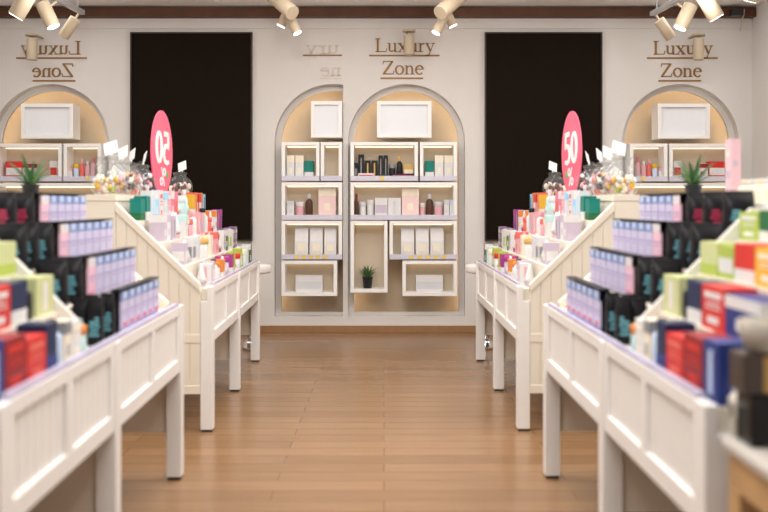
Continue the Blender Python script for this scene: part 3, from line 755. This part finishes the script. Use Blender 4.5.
def globe_jar(y, x, r, tilt, label, clabel, cols, n, seed, fill=.0):
    t = thing('glass_jar', label, 'jar', (x, y, LF), 0, 'globe jars on the right display table', 'aisle')
    prof = [(r*.45,.0),(r*.62,.004)]
    for i in range(15):
        a = math.radians(-52 + i*(52+62)/14); prof.append((r*math.cos(a), r*.80 + r*math.sin(a)))
    prof.append((r*.52, prof[-1][1]+.02))
    g = MB().lathe(prof, 28)
    g.f.pop(); g.m.pop(); g.s.pop()
    g.build('globe', M_glass, t)
    zt = prof[-1][1]
    MB().lathe([(r*.40,zt-.004),(r*.56,zt),(r*.56,zt+.008),(r*.2,zt+.016),(r*.12,zt+.018),(r*.14,zt+.03),(0,zt+.036)], 20).build('lid', M_glass, t)
    # price card on a clip at the rim
    R = Matrix.Translation((-.02,-.01,zt+.024)) @ Matrix.Rotation(tilt, 4, 'Z') @ Matrix.Rotation(math.radians(16), 4, 'Y') @ Matrix.Rotation(math.radians(-14), 4, 'X')
    c = MB().box(-.04,.04,-.001,.001,0,.07,0,R).build('price_card', M_card, t)
    MB().tube((-.02,-.01,zt+.012),(-.02,-.01,zt+.026),.004,n=8).build('clip', mat('clip_white',(.8,.8,.8),.4), c)
    # sweets inside: nobody could count them
    rnd = random.Random(seed); s = MB()
    for i in range(n):
        for _ in range(40):
            p = Vector((rnd.uniform(-1,1), rnd.uniform(-1,1), rnd.uniform(-.72, fill)))
            if p.length < .80 and (p.x*p.x+p.y*p.y)**.5 < .78: break
        q = p*r + Vector((0,0,r*.80)); rr = rnd.uniform(.010,.017)
        M = Matrix.Translation(q) @ Matrix.Rotation(rnd.uniform(0,6),4,'X') @ Matrix.Rotation(rnd.uniform(0,6),4,'Z')
        s.lathe([(rr*.25,-rr*1.5),(rr*.8,-rr*.8),(rr,0),(rr*.8,rr*.8),(rr*.25,rr*1.5)], 7, mi=rnd.randrange(len(cols)), M=M)
    o = s.build('sweets', cols, loc=(x, y, LF))
    o['kind'] = 'stuff'; tag(o, clabel, 'sweets', None, 'aisle')
def L8(*a): return [CANDY[i] for i in a]
globe_jar(6.84, 1.30, .095, .5, 'globe jar of beige sweets at the far end of the right display table', 'beige wrapped sweets in the farthest glass jar, right display table', L8(4,4,1,5), 75, 1, .25)
globe_jar(5.68, 1.31, .098, 1.1, 'glass globe jar just nearer than the round sign, right display table', 'pink and white sweets in the jar beside the right round sign', L8(0,1,0,6,5,7), 70, 2, .55)
globe_jar(5.38, 1.31, .098, .9, 'second glass globe jar after the round sign, right display table', 'pale sweets in the second jar after the right round sign', L8(0,1,0,2,6,5), 70, 3, .55)
globe_jar(5.12, 1.29, .098, .6, 'third glass globe jar after the round sign, right display table', 'yellow and white sweets in third jar after the right round sign', L8(0,2,1,0,4,5), 60, 4, .5)
globe_jar(4.875, 1.285, .105, .2, 'glass globe jar at the near end of the right display table', 'sparse yellow sweets in the near-end glass jar, right display table', L8(2,3,4,1,0), 34, 5, .1)

# ------------------------------------------------------------------ small white pedestal table behind the far display
t = thing('pedestal_table', 'small round white pedestal table beyond the right display table', 'table', (.845, 7.45, 0), 0, None, 'aisle')
MB().lathe([(.14,.628),(.165,.634),(.17,.645),(.17,.685),(.165,.696),(.14,.70)], 36).build('table_top', M_white, t)
MB().lathe([(.022,.07),(.022,.628)], 16).build('post', M_chrome, t)
MB().lathe([(.062,0),(.066,.01),(.062,.03),(.05,.06),(.022,.085)], 24).build('base', M_chrome, t)

# ------------------------------------------------------------------ oak table and what stands on it
t = thing('oak_table', 'pale oak table with white top at the right edge, nearest the viewer', 'table', (1.1, 1.38, 0)); o3 = t.location
XO, YO = .722, 1.93; ZT = .70
MB().box(XO, 1.5, .85, YO, ZT-.022, ZT).build('table_top', mat('worn_white_top',(.50,.46,.41),.45,vary=.08), t, o3, bevel=.004)
MB().box(XO+.012, 1.488, .862, YO-.012, ZT-.10, ZT-.022).build('apron', M_oak, t, o3, bevel=.003)
for x in (XO+.012, 1.43):
    for y in (.862, YO-.07): MB().box(x, x+.058, y, y+.058, 0, ZT-.10).build('leg', M_oak, t, o3, bevel=.003)
# display box with amber stripe and a shallow glass bowl upon it
t = thing('display_box', 'tall dark display box with amber stripe on the oak table', 'box', (.80, 1.885, ZT+.0008))
MB().box(-.048,.10,-.045,.04,0,.108).build('plinth', mat('gloss_black',(.004,.004,.004),.2,spec=.3), t, bevel=.004)
MB().box(-.064,.085,-.042,.037,.108,.19).build('box_body', M_brownbox, t, bevel=.004)
MB().box(-.022,-.004,-.0445,-.042,.112,.186).build('stripe', cm('amber'), t)
t = thing('glass_bowl', 'small pale glass bowl on top of the dark display box', 'bowl', (.803, 1.883, ZT+.1915))
MB().lathe([(.03,0),(.045,.004),(.056,.03),(.060,.066),(.056,.067),(.052,.032),(.04,.01),(0,.008)], 28).build('bowl_shell', mat('milky_glass',(.40,.36,.30),.2), t)
MB().lathe([(.042,.02),(.046,.05),(0,.062)], 20).build('contents', cm('amber'), t)

# ------------------------------------------------------------------ track spotlights
def spot_head(a, b, r, label, parent_pt=None, mir=None, glow=True, energy=0, mlabel=None):
    """cylindrical spotlight from its back end a to its lit end b"""
    a = Vector(a); b = Vector(b)
    t = thing('track_spotlight', label, 'spotlight', a, 0, 'track spotlights', mir, mlabel); d = (b-a).normalized()
    m = MB().tube(a, b, r, n=24); m.build('lamp_body', M_spot, t, a, bevel=.003)
    if glow:
        MB().tube(b-d*.001, b+d*.003, r*.86, n=24).build('lamp_lens', M_lamp, t, a)
    if parent_pt is not None:
        p = Vector(parent_pt); q = a + (b-a)*.3
        MB().tube(q, p, .009, n=10).build('arm', M_spot, t, a)
    if energy:
        ld = bpy.data.lights.new('spot_beam', 'SPOT'); ld.energy = energy; ld.color = (1,.90,.78); ld.spot_size = math.radians(75); ld.spot_blend = .7; ld.shadow_soft_size = .05
        lo = bpy.data.objects.new('spot_beam', ld); COL.objects.link(lo); lo.parent = t
        lo.location = (b - a) + d*.02; lo.rotation_euler = d.to_track_quat('-Z','Y').to_euler()
def W(px, py, y): return (PX(px,y), y, PZ(py,y))
def rail(p, q, label, mir=None, mlabel=None):
    p = Vector(p); q = Vector(q)
    t = thing('lighting_track', label, 'lighting track', p, 0, None, mir, mlabel)
    d = (q-p); L = d.length
    M = Matrix.Translation(p) @ d.to_track_quat('Y','Z').to_matrix().to_4x4()
    MB().box(-.02,.02,0,L,-.018,.018,0,M).build('track_profile', M_rail, t, p, bevel=.003)
    for f in (.12,.85):
        c = p + d*f; MB().tube((c.x,c.y,c.z+.018),(c.x,c.y,ZC),.006,n=8).build('drop_rod', M_rail, t, p)
    return t
# right-hand cluster
rail(W(652,14,7.4), W(697,-10,6.5), 'grey lighting track above the right lettering', 'aisle', 'grey lighting track above the reversed left lettering')
spot_head(W(659,20,7.3), W(671,38,7.33), .044, 'unlit-looking cream spotlight at the far end of the right track', W(655,14,7.36), 'aisle', False, 0, 'unlit-looking cream spotlight at the far end of the left track')
spot_head(W(691,5,6.85), W(680,28,6.85), .053, 'middle cream spotlight on the right track, aimed towards the aisle', W(677,3,6.85), 'aisle', True, 0, 'middle cream spotlight on the left track, aimed towards the aisle')
spot_head(W(703,-5,6.5), W(716.5,18,6.5), .058, 'nearest cream spotlight on the right track, aimed outwards', W(695,-7,6.5), 'aisle', True, 0, 'nearest cream spotlight on the left track, aimed outwards')
spot_head(W(756,-16,6.9), W(750,1,6.95), .055, 'cream spotlight at the top right corner near the right wall', (PX(756,6.9),6.9,ZC), None)
def wall_spot(px, dx_label, top=29, bot=55):
    y = 8.15
    t = thing('wall_spotlight', dx_label, 'spotlight', (PX(px,y), y, PZ(top,y)), 0, 'wall spotlights'); org = t.location
    x = PX(px,y)
    MB().tube((x,y,PZ(top+3.2,y)),(x,y,PZ(top+1.2,y)),.058,n=24).build('mounting_disc', M_spot, t, org)
    MB().box(x-.02,x+.02,y,YW-.02,PZ(top+1.2,y),PZ(top,y)).build('wall_arm', M_spot, t, org)
    MB().tube((x,y,PZ(top+5.6,y)),(x,y,PZ(top+3.2,y)),.012,n=12).build('neck', M_rail, t, org)
    MB().tube((x,y,PZ(bot,y)),(x,y,PZ(top+5.6,y)),.047,n=24).build('lamp_body', M_spot, t, org, bevel=.003)
wall_spot(409, 'upright cream spotlight in front of the middle gold lettering')
wall_spot(698.5, 'upright cream spotlight in front of the right gold lettering', 33, 60)
wall_spot(32, 'upright cream spotlight in front of the reversed left lettering', 33, 60)
# middle cluster
yc = 7.4
def cluster(mid, side, mir, ml):
    spot_head(W(444,17,yc+.1), W(436,33,yc+.08), .040, f'small cream spotlight aimed down and left in the {side} cluster', None, mir, True, 0, f'small cream spotlight aimed down and right in the {ml} cluster')
    spot_head(W(446,11,yc+.2), W(453,26,yc+.2), .040, f'small cream spotlight aimed down and right in the {side} cluster', None, mir, True, 0, f'small cream spotlight aimed down and left in the {ml} cluster')
    spot_head(W(440,13,yc-.1), W(463,-6,yc+.1), .062, f'large cream spotlight aimed upwards in the {side} cluster', (PX(446,yc-.1), yc-.15, ZC), mir, True, 25, f'large cream spotlight aimed upwards in the {ml} cluster')
cluster(0, 'middle', wall_reflection(2*PX(366.5, yc)), 'left of middle')
# power box and cable near the right end of the beam
t = thing('power_box', 'small dark power box with a hanging pale cable on the beam', 'power box', W(736,16,YW-.1))
o3 = t.location
MB().box(PX(730,8.28),PX(741,8.28),8.22,8.2999,PZ(16.5,8.28),PZ(10,8.28)).build('box_housing', mat('socket_dark',(.03,.028,.03),.4), t, o3, bevel=.004)
m = MB(); pts = [W(743.5-3.5*math.sin(k/10*1.4)**2 + (.8 if k < 4 else 0), 9+22*k/10, 8.25) for k in range(11)]
for a, b in zip(pts, pts[1:]): m.tube(a, b, .006, n=8)
m.build('cable', M_spot, t, o3)

# ------------------------------------------------------------------ copy the aisle's other side
bpy.context.view_layer.update()
for o in list(COL.objects):
    if o.parent: KIDS.setdefault(o.parent.name, []).append(o)
RA = aisle_reflection()
for o, how, ml in MIRROR:
    Rm = RA if how == 'aisle' else how
    Mx = Rm @ o.matrix_basis @ SX
    p = Mx.translation
    if CX + F*p.x/p.y < -14: continue                       # out of the picture at the left edge
    c = mirrored(o, None, Mx)
    c['label'] = ml or re.sub(r'\bright\b', 'left', o['label'])
    if 'group' in o.keys(): c['group'] = re.sub(r'\bright\b', 'left', o['group'])

# ------------------------------------------------------------------ light
def area(name, loc, sx, sy, e, col=(1,.975,.95), rot=(0,0,0)):
    l = bpy.data.lights.new(name, 'AREA'); l.shape = 'RECTANGLE'; l.size = sx; l.size_y = sy; l.energy = e; l.color = col
    o = bpy.data.objects.new(name, l); COL.objects.link(o); o.location = loc; o.rotation_euler = rot
    return o
area('ceiling_area_light', (-.1, 1.6, ZC-.02), 1.6, 1.6, 62)
area('ceiling_area_light', (-.1, 4.4, ZC-.02), 1.6, 1.6, 70)
area('ceiling_area_light', (0.0, 6.7, ZC-.02), 1.8, .8, 14)
area('ceiling_area_light', (2.5, 3.6, ZC-.02), 1.2, 3.0, 45)
area('ceiling_area_light', (-2.7, 3.6, ZC-.02), 1.2, 3.0, 45)
area('ceiling_area_light', (2.6, 7.3, ZC-.02), 1.2, .5, 8)  # added unseen fill that brightens the cabinet in the right niche
area('ceiling_area_light', (-3.0, 7.3, ZC-.02), 1.2, .5, 8)  # the same added fill over the left niche
for x in (-2.2, -.7, .7, 2.2):  # added point lights with no fixture, out of view, brightening ceiling and upper wall
    l = bpy.data.lights.new('ceiling_fill', 'POINT'); l.energy = 10; l.shadow_soft_size = .06; l.color = (1,.96,.91)
    o = bpy.data.objects.new('ceiling_fill', l); COL.objects.link(o); o.location = (x, 6.35, 2.72)
w = bpy.data.worlds.new('shop_front_daylight'); SC.world = w; w.use_nodes = True
w.node_tree.nodes['Background'].inputs[0].default_value = (.93,.96,1,1)
w.node_tree.nodes['Background'].inputs[1].default_value = .45

# ------------------------------------------------------------------ camera and output
cd = bpy.data.cameras.new('camera'); cam = bpy.data.objects.new('camera', cd); COL.objects.link(cam)
cam.location = (0, 0, H); cam.rotation_euler = (PI/2, 0, 0)
cd.sensor_width = 36; cd.lens = 36*F/768; cd.shift_y = -(256-HY)/768
cd.dof.use_dof = True; cd.dof.focus_distance = 7.8; cd.dof.aperture_fstop = 1.7
cd.clip_start = .02
SC.camera = cam
SC.view_settings.view_transform = 'Standard'; SC.view_settings.look = 'None'
SC.view_settings.exposure = 0.34; SC.view_settings.gamma = 1
SC.cycles.use_denoising = True
SC.cycles.max_bounces = 8; SC.cycles.transparent_max_bounces = 16
SC.cycles.sample_clamp_indirect = 6
